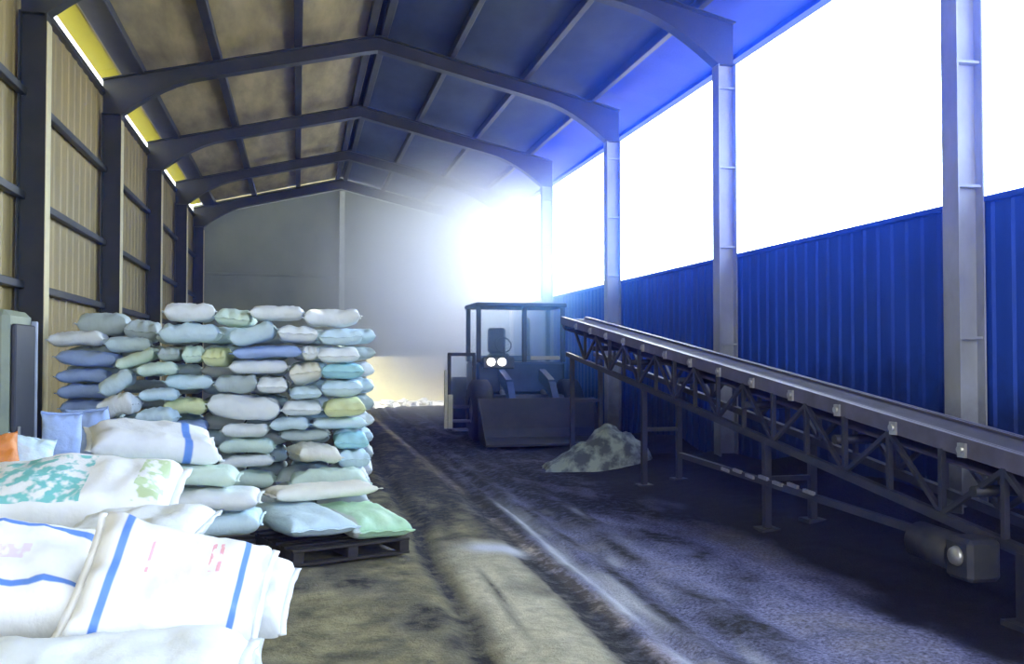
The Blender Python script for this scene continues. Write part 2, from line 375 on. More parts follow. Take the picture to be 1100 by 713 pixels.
# roof sheets
def slope(x0, x1, name, mat, lab):
    zz = lambda x: rb(x) + .45
    mb = MB(); th = .03
    n = 14; vs = []; xs_ = [x0 + (x1 - x0) * i / n for i in range(n + 1)]
    NY = 60
    for j in range(NY + 1):
        y = YF + (YB + .3 - YF) * j / NY
        for x in xs_:
            d = .025 * noise.noise(Vector((x * 1.2, y * .8, 2)))
            vs.append((x, y, zz(x) + d))
    k = len(vs); vs += [(a, b, c + th + .06) for (a, b, c) in vs]
    fs = []
    for j in range(NY):
        for i in range(n):
            a = j * (n + 1) + i; q = (a, a + 1, a + n + 2, a + n + 1); fs += [q[::-1], tuple(t + k for t in q)]
    for j in range(NY):
        for i in (0, n):
            a = j * (n + 1) + i; fs.append((a, a + n + 1, a + n + 1 + k, a + k))
    for j in (0, NY):
        for i in range(n):
            a = j * (n + 1) + i; fs.append((a, a + 1, a + 1 + k, a + k))
    o = mb.add(vs, fs, False).build(name, mat); tag(o, lab, 'ceiling', kind='structure')
XE = 6.86; XS = 5.62
slope(-3.15, XM, 'ceiling_left', M['roof_left'], 'tan underside of the roof over the sack stack')
slope(XM, XS, 'ceiling_right', M['roof_right'], 'blue-grey underside of the roof on the open side')
slope(XS, XE, 'ceiling_eave', M['eave_blue'], 'bright blue roof strip along the open eave')
ze = rb(XE) + .45
o = MB().prism([(XE - .02, ze + .12), (XE + .14, ze + .12), (XE + .14, ze - .06), (XE - .02, ze - .06)], YF, YB + .3).build('trim_4', M['eave_blue']); tag(o, 'eave gutter along the open side of the roof', 'trim', kind='structure')
# yellow translucent eave sheets, one for each bay on the left
for k in range(len(FR)):
    y0 = (FR[k] if k else YF) + .004; y1 = (FR[k + 1] if k + 1 < len(FR) else YB) - .004
    za, zb = rb(-3.47) + .45, rb(-3.15) + .45
    mb = MB().add([(-3.47, y0, za), (-3.15, y0, zb), (-3.15, y1, zb), (-3.47, y1, za), (-3.47, y0, za + .015), (-3.15, y0, zb + .015), (-3.15, y1, zb + .015), (-3.47, y1, za + .015)],
                  [(3, 2, 1, 0), (4, 5, 6, 7), (0, 1, 5, 4), (1, 2, 6, 5), (2, 3, 7, 6), (3, 0, 4, 7)])
    o = mb.build('skylight', M['yellow']); tag(o, 'yellow see-through roof sheet at the tan wall, %s bay from the camera' % ORD[k], 'skylight', kind='structure')

# portal frames
def isec(mb, poly_in, poly_out, y, fw=.22, ft=.018, wt=.02):
    """web between two polylines (x,z) and a flange along each"""
    n = len(poly_in)
    vs = []
    for (a, b) in zip(poly_in, poly_out):
        for yy in (y - wt / 2, y + wt / 2): vs += [(a[0], yy, a[1]), (b[0], yy, b[1])]
    fs = []
    for i in range(n - 1):
        q = i * 4; r = q + 4
        fs += [(q, q + 1, r + 1, r), (q + 2, r + 2, r + 3, q + 3)]
    mb.add(vs, fs)
    for poly, sg in ((poly_in, 1), (poly_out, -1)):
        vs = []
        for i, a in enumerate(poly):
            b = (poly_out if sg == 1 else poly_in)[i]
            d = Vector((b[0] - a[0], b[1] - a[1])); d = d.normalized() * ft if d.length > 1e-6 else Vector((0, ft))
            for yy in (y - fw / 2, y + fw / 2): vs += [(a[0], yy, a[1]), (a[0] + d.x, yy, a[1] + d.y)]
        fs = []
        for i in range(n - 1):
            q = i * 4; r = q + 4
            fs += [(q, r, r + 2, q + 2), (q + 1, q + 3, r + 3, r + 1), (q, q + 1, r + 1, r), (q + 2, r + 2, r + 3, q + 3)]
        e = (n - 1) * 4
        fs += [(0, 2, 3, 1), (e, e + 1, e + 3, e + 2)]
        mb.add(vs, fs)
RD = .28
frames = FR + [YB - .30]
for k, y in enumerate(frames):
    if k == 0: continue
    far = k == len(frames) - 1
    for side in ('left', 'right'):
        xi, xo, sg = (XLI, XL + .02, 1) if side == 'left' else (XRI, XR - .02, -1)
        zt = rb(xi) - .42
        mb = MB(); isec(mb, [(xi, -.05), (xi, zt)], [(xo, -.05), (xo, zt)], y)
        mb.box(min(xi, xo) - .03, max(xi, xo) + .0, y - .15, y + .15, -.05, .03)                      # base plate
        if side == 'right':
            for zz in (1.9, 3.3, 4.45, 5.6): mb.box(xi + .02, xo, y - .09, y + .09, zz, zz + .025)     # stiffener plates
        o = mb.build('steel_column', M['steel_dark' if side == 'left' else 'steel_light'])
        if side == 'left':
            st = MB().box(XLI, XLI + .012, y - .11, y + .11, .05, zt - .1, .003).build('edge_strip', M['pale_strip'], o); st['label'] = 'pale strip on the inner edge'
        if side == 'left': lab = 'dark steel wall column on the sack side, ' + ('at the far gable corner' if far else '%s from the camera' % ORD[k - 1])
        else: lab = 'pale steel column on the open side, ' + ('at the far gable corner' if far else '%s from the camera' % ORD[k - 1])
        tag(o, lab, 'column', 'steel wall columns', 'structure')
    # rafter with curved haunches, as one beam
    pin, pout = [], []
    for i in range(41):
        t = i / 40; x = XLI + (XRI - XLI) * t
        hz = 0.0
        for e in (XLI, XRI):
            q = max(0.0, 1 - abs(x - e) / 1.25); hz = max(hz, .42 * q ** 1.8)
        pin.append((x, rb(x) - hz)); pout.append((x, rb(x) + RD))
    pin = [(XL + .02, rb(XLI) - .42)] + pin + [(XR - .02, rb(XRI) - .42)]
    pout = [(XL + .02, rb(XL) + RD)] + pout + [(XR - .02, rb(XR) + RD)]
    mb = MB(); isec(mb, pin, pout, y)
    o = mb.build('roof_beam', M['steel_dark']); tag(o, 'dark steel roof rafter with curved ends, ' + ('against the far gable wall' if far else '%s from the camera' % ORD[k - 1]), 'beam', 'roof rafters', 'structure')
# purlins
PN = 0
def cpurlin(x, lab, w=.13):
    z = rb(x) + RD
    mb = MB().box(x - w / 2, x + w / 2, YF, YB, z + .005, z + .15, .01)
    o = mb.build('purlin_beam', M['steel_purlin']); tag(o, lab, 'beam', 'roof purlins', 'structure')
cpurlin(XM - .12, 'dark ridge purlin on the tan roof side', .14); cpurlin(XM + .14, 'dark ridge purlin on the blue roof side', .14)
for d, nm in ((1.42, 'first'), (2.84, 'second'), (4.26, 'third')):
    cpurlin(XM - d, 'dark purlin under the tan roof, %s down from the ridge' % nm, .40 if d > 4 else .15)  # third one widened to take in the dark gutter shade
for d, nm in ((1.42, 'first'), (2.84, 'second'), (4.2, 'third')):
    cpurlin(XM + d, 'dark purlin under the blue-grey roof, %s down from the ridge' % nm, .11)
# girts on the left wall
for z, nm in ((2.62, 'lowest'), (3.72, 'middle'), (5.00, 'topmost')):
    o = MB().box(XL + .005, XL + .10, YF, YB - .02, z - .05, z + .05, .008).build('girt_beam', M['steel_purlin'])
    tag(o, 'dark horizontal rail on the tan wall, %s of three' % nm, 'beam', 'wall rails', 'structure')

# ------------------------------------------------------------------ sacks
def sack_mesh(name, seed, W=.55, L=.90, H=.22, nx=20, ny=30, slump=0.0, seam=True):
    rnd = random.Random(seed); off = Vector((seed * 3.7, seed * 1.3, seed * .7))
    top, bot = {}, {}; vs = []; fs = []
    ph = rnd.uniform(0, 6); fq = rnd.uniform(7, 11)
    bend = rnd.uniform(-.03, .03)
    for j in range(ny + 1):
        t = -1 + 2 * j / ny
        t = math.copysign(1 - (1 - abs(t)) ** 1.25, t)
        for i in range(nx + 1):
            s = -1 + 2 * i / nx
            s = math.copysign(1 - (1 - abs(s)) ** 1.25, s)
            x = W / 2 * s * (.93 + .07 * abs(t) ** 4) * (1 + .03 * noise.noise(Vector((0, t * 2, seed)))) + bend * (1 - t * t)
            y = L / 2 * t * (.95 + .05 * abs(s) ** 3)
            e = max(0, 1 - abs(s) ** 5.0) ** .45 * max(0, 1 - abs(t) ** 7.0) ** .5
            nn = noise.fractal(Vector((x * 5, y * 5, 0)) + off, 1.0, 2.0, 3)
            wr = math.sin(s * fq + ph + 2 * t) * abs(t) ** 5 * .014
            zt = H / 2 * e * (.98 + .30 * nn) + wr * e ** .3 * 2
            zb = -H / 2 * e * (.97 + .10 * noise.noise(Vector((x * 4, y * 4, 9)) + off))
            z0 = .02 * noise.noise(Vector((x * 3, y * 3, 4)) + off) + slump * (t * t - .4)
            edge = i in (0, nx) or j in (0, ny)
            top[i, j] = len(vs); vs.append((x, y, z0 + (0 if edge else zt)))
            if edge: bot[i, j] = top[i, j]
            else: bot[i, j] = len(vs); vs.append((x, y, z0 + zb))
    for j in range(ny):
        for i in range(nx):
            fs.append((top[i, j], top[i + 1, j], top[i + 1, j + 1], top[i, j + 1]))
            fs.append((bot[i, j], bot[i, j + 1], bot[i + 1, j + 1], bot[i + 1, j]))
    return MB().add(vs, fs, True), [vs[top[i, 0]] for i in range(nx + 1)], [vs[top[i, ny]] for i in range(nx + 1)]

def hem(edge, sg):
    """flat stitched strip along a sack's end"""
    mb = MB(); vs = []; n = len(edge)
    for i, (x, y, z) in enumerate(edge):
        k = .008 * math.sin(i * 1.3)
        vs += [(x, y - sg * .006, z + .004), (x * .99, y + sg * .035, z + .004 + k), (x * .99, y + sg * .035, z - .004 + k), (x, y - sg * .006, z - .004)]
    fs = []
    for i in range(n - 1):
        a = i * 4; b = a + 4
        for q in range(4): fs.append((a + q, b + q, b + (q + 1) % 4, a + (q + 1) % 4))
    fs += [(0, 1, 2, 3), (n * 4 - 4, n * 4 - 1, n * 4 - 2, n * 4 - 3)]
    return mb.add(vs, fs, True)
VAR = []
for q in range(7):
    mbq, e0, e1 = sack_mesh('sack', 11 + q * 5, slump=[0, -.02, .02, 0, -.03, .01, 0][q])
    VAR.append((mbq, e0, e1))
MESHC = {}
def sack(tint, loc, dims=(.55, .90, .22), rot=(0, 0, 0), label='', group=None, var=None, hems=True):
    """dims: across, along, thick.  One sack with its two stitched end hems."""
    q = random.randrange(len(VAR)) if var is None else var
    key = (q, tint)
    if key not in MESHC:
        me = VAR[q][0].mesh('sack', SK[tint])
        h0 = hem(VAR[q][1], -1).mesh('stitched_hem', SK[tint]); h1 = hem(VAR[q][2], 1).mesh('stitched_hem', SK[tint])
        MESHC[key] = (me, h0, h1)
    me, h0, h1 = MESHC[key]
    o = bpy.data.objects.new('sack', me); COL.objects.link(o)
    o.location = loc; o.rotation_euler = rot; o.scale = (dims[0] / .55, dims[1] / .90, dims[2] / .22)
    if hems:
        for h in (h0, h1):
            c = bpy.data.objects.new('stitched_hem', h); COL.objects.link(c); c.parent = o
    tag(o, label, 'sack', group); return o

STK = 'sacks in the tall stack'
def spx(u0, u1, v0, v1, Y, mode, tint, label, roll=0.0, yaw=0.0, depth=None, group=STK, fat=1.13, pitch=0.0):
    """a sack whose near face fills this part of the stack's face, at depth Y"""
    pa, t = at_y((u0 + u1) / 2, (v0 + v1) / 2, Y)
    ppm = F / t
    w = (u1 - u0) / ppm * 1.0; h = (v1 - v0) / ppm * fat
    if mode == 'e':       # end towards the camera
        d = depth or .80; dims = (w, d, h); rz = 0
    else:                 # long side towards the camera
        d = depth or .52; dims = (d, w, h); rz = math.pi / 2
    loc = pa + Vector((0, d / 2, 0))
    E = Matrix.Rotation(yaw, 4, 'Z') @ Matrix.Rotation(roll, 4, 'Y') @ Matrix.Rotation(pitch, 4, 'X') @ Matrix.Rotation(rz, 4, 'Z')
    return sack(tint, loc, dims, E.to_euler(), label, group)

Y1 = 10.9
# --- tall stack, right-hand corner pile from the top down
R_ = 'sack in the corner pile beside the track, '
for v0, v1, tint, nm, u0, u1 in ((333, 350, 'white', 'topmost', 328, 388), (353, 371, 'pale blue', 'second from the top', 339, 389), (373, 391, 'white', 'third from the top', 341, 388),
      (392, 408, 'teal', 'fourth from the top', 346, 393), (409, 428, 'pale blue', 'fifth from the top', 343, 391), (430, 448, 'yellow', 'sixth from the top, yellowish', 347, 393),
      (450, 467, 'pale blue', 'seventh from the top', 333, 396), (467, 485, 'teal', 'eighth from the top, teal', 356, 396), (486, 506, 'pale blue', 'ninth from the top', 362, 397),
      (506, 529, 'white', 'second from the ground', 345, 398), (530, 551, 'grey', 'resting on the ground', 335, 396)):
    spx(u0, u1, v0, v1, Y1, 'e' if u1 - u0 < 56 else 's', tint, '%s %s%s' % (tint, R_, nm), roll=random.uniform(-.04, .05), yaw=random.uniform(-.06, .06), depth=.62)
# --- the rest of the stack's face
FACE = [
 (270, 326, 329, 346, 's', 'white', 'white sack in the top row, next to the topmost corner sack', 0),
 (231, 270, 334, 352, 'e', 'pale green', 'small greenish sack end in the top row, third in from the track', .12),
 (176, 231, 326, 346, 's', 'white', 'white sack at the top of the stack, standing highest at its wall end', 0),
 (172, 234, 348, 369, 's', 'pale blue', 'pale blue sack directly below the highest white sack', 0),
 (248, 296, 349, 374, 's', 'pale blue', 'pale blue sack tilting down in the second row of the stack', -.28),
 (298, 342, 350, 368, 'e', 'white', 'white sack in the second row beside the corner pile', 0),
 (250, 326, 372, 386, 's', 'blue', 'thin bluish sack across the third row of the stack', 0),
 (324, 343, 371, 389, 'e', 'white', 'small white sack end wedged in the third row', 0),
 (163, 192, 371, 392, 'e', 'grey', 'grey-green sack end, first of three under the pale blue top sack', 0),
 (193, 217, 371, 391, 'e', 'pale green', 'pale green sack end, middle of three under the pale blue top sack', 0),
 (218, 246, 373, 394, 'e', 'yellow', 'yellow-green sack end, last of three under the pale blue top sack', 0),
 (243, 308, 387, 404, 's', 'white', 'long white sack in the fourth row of the stack face', 0),
 (311, 347, 391, 416, 'e', 'cream', 'cream sack bulging in the fourth row beside the corner pile', -.15),
 (230, 277, 404, 424, 's', 'grey', 'dull grey sack in the fifth row of the stack face', 0),
 (277, 312, 406, 423, 'e', 'white', 'short white sack in the fifth row of the stack face', 0),
 (308, 346, 416, 431, 'e', 'pale blue', 'flat pale blue sack under the cream bulging sack', 0),
 (175, 228, 404, 426, 's', 'pale blue', 'pale blue sack lying above the yellow sack at the hollow', .03),
 (176, 222, 428, 447, 's', 'yellow', 'bright yellow-green sack on the lip of the dark hollow', .05),
 (220, 302, 426, 456, 's', 'white', 'big white sack drooping across the sixth row', .08),
 (302, 348, 431, 448, 'e', 'white', 'white sack next to the yellowish corner sack', 0),
 (286, 334, 451, 470, 's', 'pale blue', 'pale blue sack under the sixth row, left of the corner pile', 0),
 (240, 292, 458, 474, 's', 'white', 'white sack topping the bulging column beside the dark hollow', 0),
 (236, 294, 474, 492, 's', 'pale green', 'pale green sack second in the bulging column by the dark hollow', .03),
 (234, 292, 492, 508, 's', 'white', 'white sack third in the bulging column by the dark hollow', -.04),
 (232, 294, 508, 527, 's', 'pale green', 'greenish sack fourth in the bulging column by the dark hollow', .05),
 (230, 296, 528, 549, 's', 'grey', 'grey sack at the foot of the bulging column by the hollow', 0),
 (296, 360, 470, 488, 's', 'grey', 'grey sack set back above the protruding cream sack', 0),
 (296, 344, 506, 527, 'e', 'grey', 'grey shaded sack low in the recess of the stack face', 0),
 (294, 340, 528, 550, 'e', 'grey', 'grey sack on the ground in the recess of the stack face', 0),
]
for (u0, u1, v0, v1, md, tint, lab, roll) in FACE:
    y = Y1 + random.uniform(-.03, .08)
    if 'bulging column' in lab: y = Y1 - .18
    if 'recess' in lab or 'set back' in lab: y = Y1 + .12
    spx(u0, u1, v0, v1, y, md, tint, lab, roll=roll + random.uniform(-.03, .03), yaw=random.uniform(-.08, .08))
spx(312, 366, 478, 504, Y1 - .42, 's', 'cream', 'cream sack sticking out of the stack face with its end hanging', .10, .2, depth=.85)
spx(312, 396, 508, 532, Y1 - .55, 's', 'pale green', 'mint green sack behind the two pallet sacks', .0, .03, depth=.50)
# --- inner rows, glimpsed through the gaps
for r in range(10):
    for c_ in range(5):
        x = -1.40 + c_ * .52
        sack(['grey', 'pale blue', 'white'][(r + c_) % 3], (x, Y1 + 1.30, .12 + r * .207), (.50, .90, .205), (0, 0, random.uniform(-.05, .05)),
             'sack in the inner row, glimpsed through gaps in the stack face', 'inner sacks of the stack', hems=False)
# --- wall end of the stack, further back and in shade, partly put in as blue tint
LEFT = [
 (84, 136, 337, 360, 12.6, 's', 'grey', 'grey-green sack lying farthest back against the tan wall', 0),
 (130, 166, 344, 366, 12.2, 'e', 'grey', 'grey shaded sack between the farthest one and the highest sacks', .1),
 (52, 108, 359, 376, 11.9, 's', 'white', 'white sack on top of the bluish pile by the wall column', -.02),
 (112, 158, 366, 385, 11.6, 's', 'pale blue', 'pale blue sack on the wall end of the stack, under the grey shaded one', .03),
 (62, 124, 377, 398, 11.6, 's', 'blue', 'bluish sack second in the shaded pile by the wall column', .06),
 (60, 112, 398, 414, 11.5, 's', 'blue', 'bluish sack third in the shaded pile by the wall column', 0),
 (62, 118, 414, 432, 11.5, 's', 'blue', 'bluish sack fourth in the shaded pile by the wall column', 0),
 (64, 118, 432, 450, 11.5, 's', 'blue', 'bluish sack fifth in the shaded pile by the wall column', 0),
 (62, 120, 450, 470, 11.5, 's', 'blue', 'bluish sack sixth in the shaded pile by the wall column', 0),
 (62, 120, 470, 490, 11.5, 's', 'grey', 'grey sack low in the shaded pile by the wall column', 0),
 (60, 120, 490, 511, 11.5, 's', 'grey', 'grey sack second from the ground by the wall column', 0),
 (60, 120, 511, 534, 11.5, 's', 'grey', 'grey sack lowest on the ground by the wall column', 0),
 (124, 172, 386, 406, 11.1, 's', 'pale green', 'pale green sack leaning down below the wall-end pale blue sack', -.35),
 (104, 146, 398, 426, 10.9, 's', 'pale blue', 'pale blue sack sliding down at the middle of the wall end', -.55),
 (138, 188, 398, 418, 10.8, 's', 'pale green', 'pale green sack lying level above the slumped white sacks', -.06),
 (142, 186, 420, 438, 10.6, 's', 'pale blue', 'pale blue sack next to the yellow one on the hollow', 0),
 (108, 152, 424, 450, 10.3, 's', 'white', 'white lumpy sack on the slope above the fallen blue-banded sack', -.2),
 (142, 184, 440, 458, 10.3, 's', 'pale blue', 'pale blue flat sack just above the fallen blue-banded sack', 0),
]
for (u0, u1, v0, v1, y, md, tint, lab, roll) in LEFT:
    spx(u0, u1, v0, v1, y, md, tint, lab, roll=roll, yaw=random.uniform(-.08, .08))
# supports below the slope
for i, (x, y, n) in enumerate(((-1.27, 11.22, 5), (-1.86, 10.62, 4), (-1.28, 10.58, 4))):
    for r in range(n):
        sack(['grey', 'blue', 'grey'][r % 3], (x, y, .12 + r * .2), (.52, .57, .20), (0, 0, math.pi / 2 + random.uniform(-.04, .04)),
             'shaded sack in the slope between the stack and the fallen sacks', 'sacks under the slope', hems=False)

for x in (-2.42, -1.80):
    for r in range(9):
        sack(['grey', 'pale blue', 'grey'][r % 3], (x, 12.55, .12 + r * .207), (.58, .62, .205), (0, 0, math.pi / 2),
             'shaded sack in the row behind the bluish pile by the tan wall', 'sacks behind the bluish pile', hems=False)

# --- pallets with sacks in front of the stack
def pallet(loc, rz, label, Wd=1.06, Dp=1.15):
    t = empty('pallet', loc, rz); tag(t, label, 'pallet', 'wooden pallets')
    n = 6
    for i in range(n):
        y = -Dp / 2 + .05 + (Dp - .1) * i / (n - 1)
        MB().box(-Wd / 2, Wd / 2, y - .05, y + .05, .115, .137, .004).build('top_board', M['wood'], t)
    for x in (-Wd / 2 + .05, 0, Wd / 2 - .05):
        MB().box(x - .045, x + .045, -Dp / 2, Dp / 2, .024, .114, .004).build('bearer', M['wood'], t)
    for y in (-Dp / 2 + .05, 0, Dp / 2 - .05):
        MB().box(-Wd / 2, Wd / 2, y - .05, y + .05, .002, .0235, .003).build('bottom_board', M['wood'], t)
    return t
ra = math.atan2(.35, .96)
ux, uy = Vector((math.cos(ra), math.sin(ra), 0)), Vector((-math.sin(ra), math.cos(ra), 0))
pc = Vector((-.03, 7.93, 0)) + ux * .53 + uy * .575
pallet(tuple(pc + Vector((0, 0, .02))), ra, 'dark wooden pallet under the two flat sacks beside the track')
sack('pale blue', pc + ux * -.26 + uy * -.02 + Vector((0, 0, .275)), (.60, 1.18, .27), (.02, 0, ra), 'pale blue-white sack on the pallet in front, far from the track', 'sacks on the pallets', 3)
sack('green half', pc + ux * .29 + uy * -.02 + Vector((0, 0, .27)), (.56, 1.16, .26), (.02, .03, ra - .03), 'mint green and white sack on the pallet corner beside the track', 'sacks on the pallets', 1)
sack('cream', pc + ux * .05 + uy * .34 + Vector((0, 0, .47)), (.50, 1.0, .16), (0, 0, ra + math.pi / 2), 'flat cream sack lying across the back of the two pallet sacks', 'sacks on the pallets', 2)

def fpx(u, v, t, z_off=0):
    d = ray(u, v); return Vector((0, 0, CH)) + d * t
pm = Vector((-1.08, 8.15, 0))
pallet((pm.x, pm.y, .02), .06, 'dark wooden pallet under the small heap of white sacks before the stack', 1.5, 1.1)
GP = 'white sacks on the middle pallet'
for (u0, u1, v0, v1, Y, md, tint, lab, roll, dp) in (
  (182, 278, 556, 580, 7.65, 's', 'pale blue', 'pale blue sack lowest on the middle pallet, above the black shadow', 0, .7),
  (110, 184, 556, 582, 7.70, 's', 'white', 'white sack lowest on the middle pallet at its wall end', 0, .7),
  (158, 276, 530, 556, 7.65, 's', 'white', 'white sack second from the bottom on the middle pallet', .03, .7),
  (100, 166, 528, 556, 7.70, 's', 'white', 'white sack second on the middle pallet, half behind the teal-printed one', 0, .7),
  (160, 252, 506, 531, 7.75, 's', 'pale green', 'pale green sack third on the middle pallet', .05, .62),
  (100, 166, 503, 530, 7.75, 's', 'pale green', 'pale green sack third on the middle pallet, nearer the wall', .0, .62)):
    spx(u0, u1, v0, v1, Y, md, tint, lab, roll=roll, depth=dp, group=GP)
pa, t_ = at_y(160, 485, 7.95)
sack('blue end', pa + Vector((0, .25, 0)), (.62, .98, .30), Euler((-.12, .22, -1.35)).to_matrix().to_euler(), 'white sack with one blue band, slumped on top of the middle pallet', GP, 4)

# --- loose upright and coloured sacks by the wall
pa, _ = at_y(60, 470, 7.0)
sack('blue', pa + Vector((0, .1, -.04)), (.27, .40, .17), (math.pi / 2 - .12, .05, .1), 'small pale blue sack standing upright by the wall column', None, 0)
pa, _ = at_y(92, 468, 8.6)
sack('blue', pa + Vector((0, .1, -.1)), (.36, .62, .22), (math.pi / 2 - .15, -.08, -.1), 'dark blue shaded sack standing behind the small upright one', None, 5)  # its shade is put into the blue sack colour
pa, _ = at_y(24, 500, 6.4)
sack('pale blue', pa + Vector((0, .1, 0)), (.30, .36, .18), (math.pi / 2 - .5, .2, .3), 'grey-blue small sack between the orange one and the upright one', None, 2)
pa, _ = at_y(-4, 497, 6.2)
sack('orange', pa + Vector((0, .1, 0)), (.24, .34, .20), (math.pi / 2 - .5, -.2, .2), 'orange sack at the edge of the picture by the cabinet', None, 6)

# --- big foreground heap
GH = 'big white sacks heaped in the foreground'
def hp(u, v, Y): return at_y(u, v, Y)[0]
def rotm(rz, rx=0, ry=0):
    return (Matrix.Rotation(rz, 4, 'Z') @ Matrix.Rotation(ry, 4, 'Y') @ Matrix.Rotation(rx, 4, 'X')).to_euler()
sack('teal print', hp(76, 530, 5.0) + Vector((0, .12, -.04)), (.60, 1.0, .30), rotm(math.pi / 2 - .05, .02, -.35), 'white sack with a teal print, lying across the back of the foreground heap', GH, 0)
sack('blue bands', hp(20, 622, 4.0) + Vector((-.11, .16, -.03)), (.60, .86, .34), rotm(math.pi / 2 + .02, .12, -.55), 'white sack with two long blue bands at the picture edge', GH, 1)
sack('blue frame', hp(176, 640, 3.85) + Vector((0, .14, -.03)), (.62, .74, .32), (Matrix.Rotation(-1.25, 4, 'Z') @ Matrix.Rotation(.80, 4, 'Y') @ Matrix.Rotation(-.38, 4, 'Z')).to_euler(), 'large white sack with blue end bands and pink marks, tilted towards the camera', GH, 2)
sack('white', hp(140, 572, 4.5) + Vector((0, .12, -.06)), (.46, .70, .24), rotm(1.35, -.1, -.2), 'plain white sack wedged between the teal-printed and pink-marked sacks', GH, 3)
sack('blue end', hp(228, 632, 4.35) + Vector((0, .12, -.06)), (.42, .66, .26), rotm(-1.75, -.05, .5), 'white sack with a wide blue band at the heap end by the bare floor', GH, 4)
sack('white', hp(100, 742, 3.35) + Vector((0, .12, -.06)), (.56, .95, .26), rotm(1.5, 0, -.2), 'plain white sack lowest in the picture, in front of the heap', GH, 5)
# lower layers that carry the heap
for (x, y, n) in ((-1.08, 5.12, 3), (-1.12, 4.30, 2), (-.45, 4.55, 2), (-.52, 3.98, 1), (-1.0, 3.45, 2), (-2.1, 6.5, 3), (-1.75, 5.9, 4)):
    for r in range(n):
        sack('white', (x, y, .14 + r * .235), (.54, .62, .23), (0, 0, math.pi / 2 + random.uniform(-.1, .1)), 'white sack at the base of the foreground heap under the printed ones', 'sacks under the foreground heap', hems=False)
# sacks press against each other: thin down and nudge any that would run into a neighbour
from mathutils.bvhtree import BVHTree
bpy.context.view_layer.update()
SACKS = [o for o in COL.objects if o.name.split('.')[0] == 'sack']
def tree(o):
    mw = Matrix.LocRotScale(o.location, o.rotation_euler, o.scale); me = o.data
    vs = [mw @ v.co for v in me.vertices]
    return BVHTree.FromPolygons(vs, POLY[me.name] if me.name in POLY else POLY.setdefault(me.name, [tuple(p.vertices) for p in me.polygons])), [min(v[i] for v in vs) for i in range(3)], [max(v[i] for v in vs) for i in range(3)]
POLY = {}; T = {o: tree(o) for o in SACKS}; START = {o: (o.location.copy(), o.scale.copy()) for o in SACKS}
for it in range(40):
    moved = set()
    for i, a in enumerate(SACKS):
        ta = T[a]
        for b in SACKS[i + 1:]:
            tb = T[b]
            pen = [min(ta[2][k], tb[2][k]) - max(ta[1][k], tb[1][k]) for k in range(3)]
            if min(pen) <= 0 or not ta[0].overlap(tb[0]): continue
            k = pen.index(min(pen)); sg = 1 if a.location[k] > b.location[k] else -1
            step = min(pen[k] * .3, .012)
            for o, q in ((a, sg), (b, -sg)):
                if (o.location - START[o][0]).length < (.10 if it < 24 else .20) and not (k == 2 and q < 0): o.location[k] += q * step * .5
                if o.scale[2] > START[o][1][2] * .62: o.scale[2] *= .975
                if (k != 2 or it > 24) and o.scale[0] > START[o][1][0] * .80: o.scale[0] *= .985; o.scale[1] *= .985
                moved.add(o)
    for o in moved: T[o] = tree(o)
    if not moved: break

# ------------------------------------------------------------------ cabinet at the wall
t = empty('cabinet', (-2.66, 8.97, 0)); tag(t, 'tall grey-green cabinet with a dark side standing by the tan wall', 'cabinet')
MB().box(-.34, .30, -.37, .37, .0, 2.14, .05).build('body', M['cabinet'], t)
d = MB().box(.302, .345, -.30, .30, .10, 2.02, .012).build('door', M['dark_door'], t)  # panel added to make the shaded side dark
MB().box(.346, .37, -.25, -.22, .95, 1.15, .006).build('handle', M['roller'], d)  # handle added to the dark panel
MB().box(.30, .352, .305, .365, .02, 2.06, .008).build('door_frame', M['steel_light'], t)

# ------------------------------------------------------------------ belt conveyor along the blue wall
XA, XB = 4.55, 5.05
def cz(y): return 1.04 + (y - 5.18) * .1226
C0, C1 = 2.9, 16.1
cv = empty('belt_conveyor', ((XA + XB) / 2, 9.0, 0)); tag(cv, 'long dark belt conveyor rising along the blue wall towards the loader', 'conveyor')
base = Vector(cv.location)
def cb(mb, name, mat, par=cv, lab=None):
    mb.v = [(a - base.x, b - base.y, c - base.z) for (a, b, c) in mb.v]
    o = mb.build(name, mat, par)
    if lab: o['label'] = lab
    return o
for x, sg in ((XA, -1), (XB, 1)):
    mb = MB(); mb.bar((x, C0, cz(C0)), (x, C1, cz(C1)), .02, .13)
    for dz in (-.06, .06): mb.bar((x - sg * .03, C0, cz(C0) + dz), (x - sg * .03, C1, cz(C1) + dz), .07, .014)
    cb(mb, 'side_channel', M['conv_edge'])
    mb = MB()
    mb.bar((x, C0 + .6, cz(C0 + .6) - .55), (x, C1 - .4, cz(C1 - .4) - .55), .06, .07); cb(mb, 'lower_chord', M['conv_frame'])
    y = C0 + .6; k = 0
    while y + .62 < C1 - .3:
        mb = MB(); mb.bar((x, y, cz(y) - .55), (x, y, cz(y) - .06), .04, .04, (0, 1, 0)); cb(mb, 'truss_post', M['conv_frame'])
        a, b = (y, y + .62) if k % 2 == 0 else (y + .62, y)
        mb = MB(); mb.bar((x, a, cz(a) - .53), (x, b, cz(b) - .07), .035, .035, (1, 0, 0)); cb(mb, 'truss_brace', M['conv_frame'])
        y += .62; k += 1
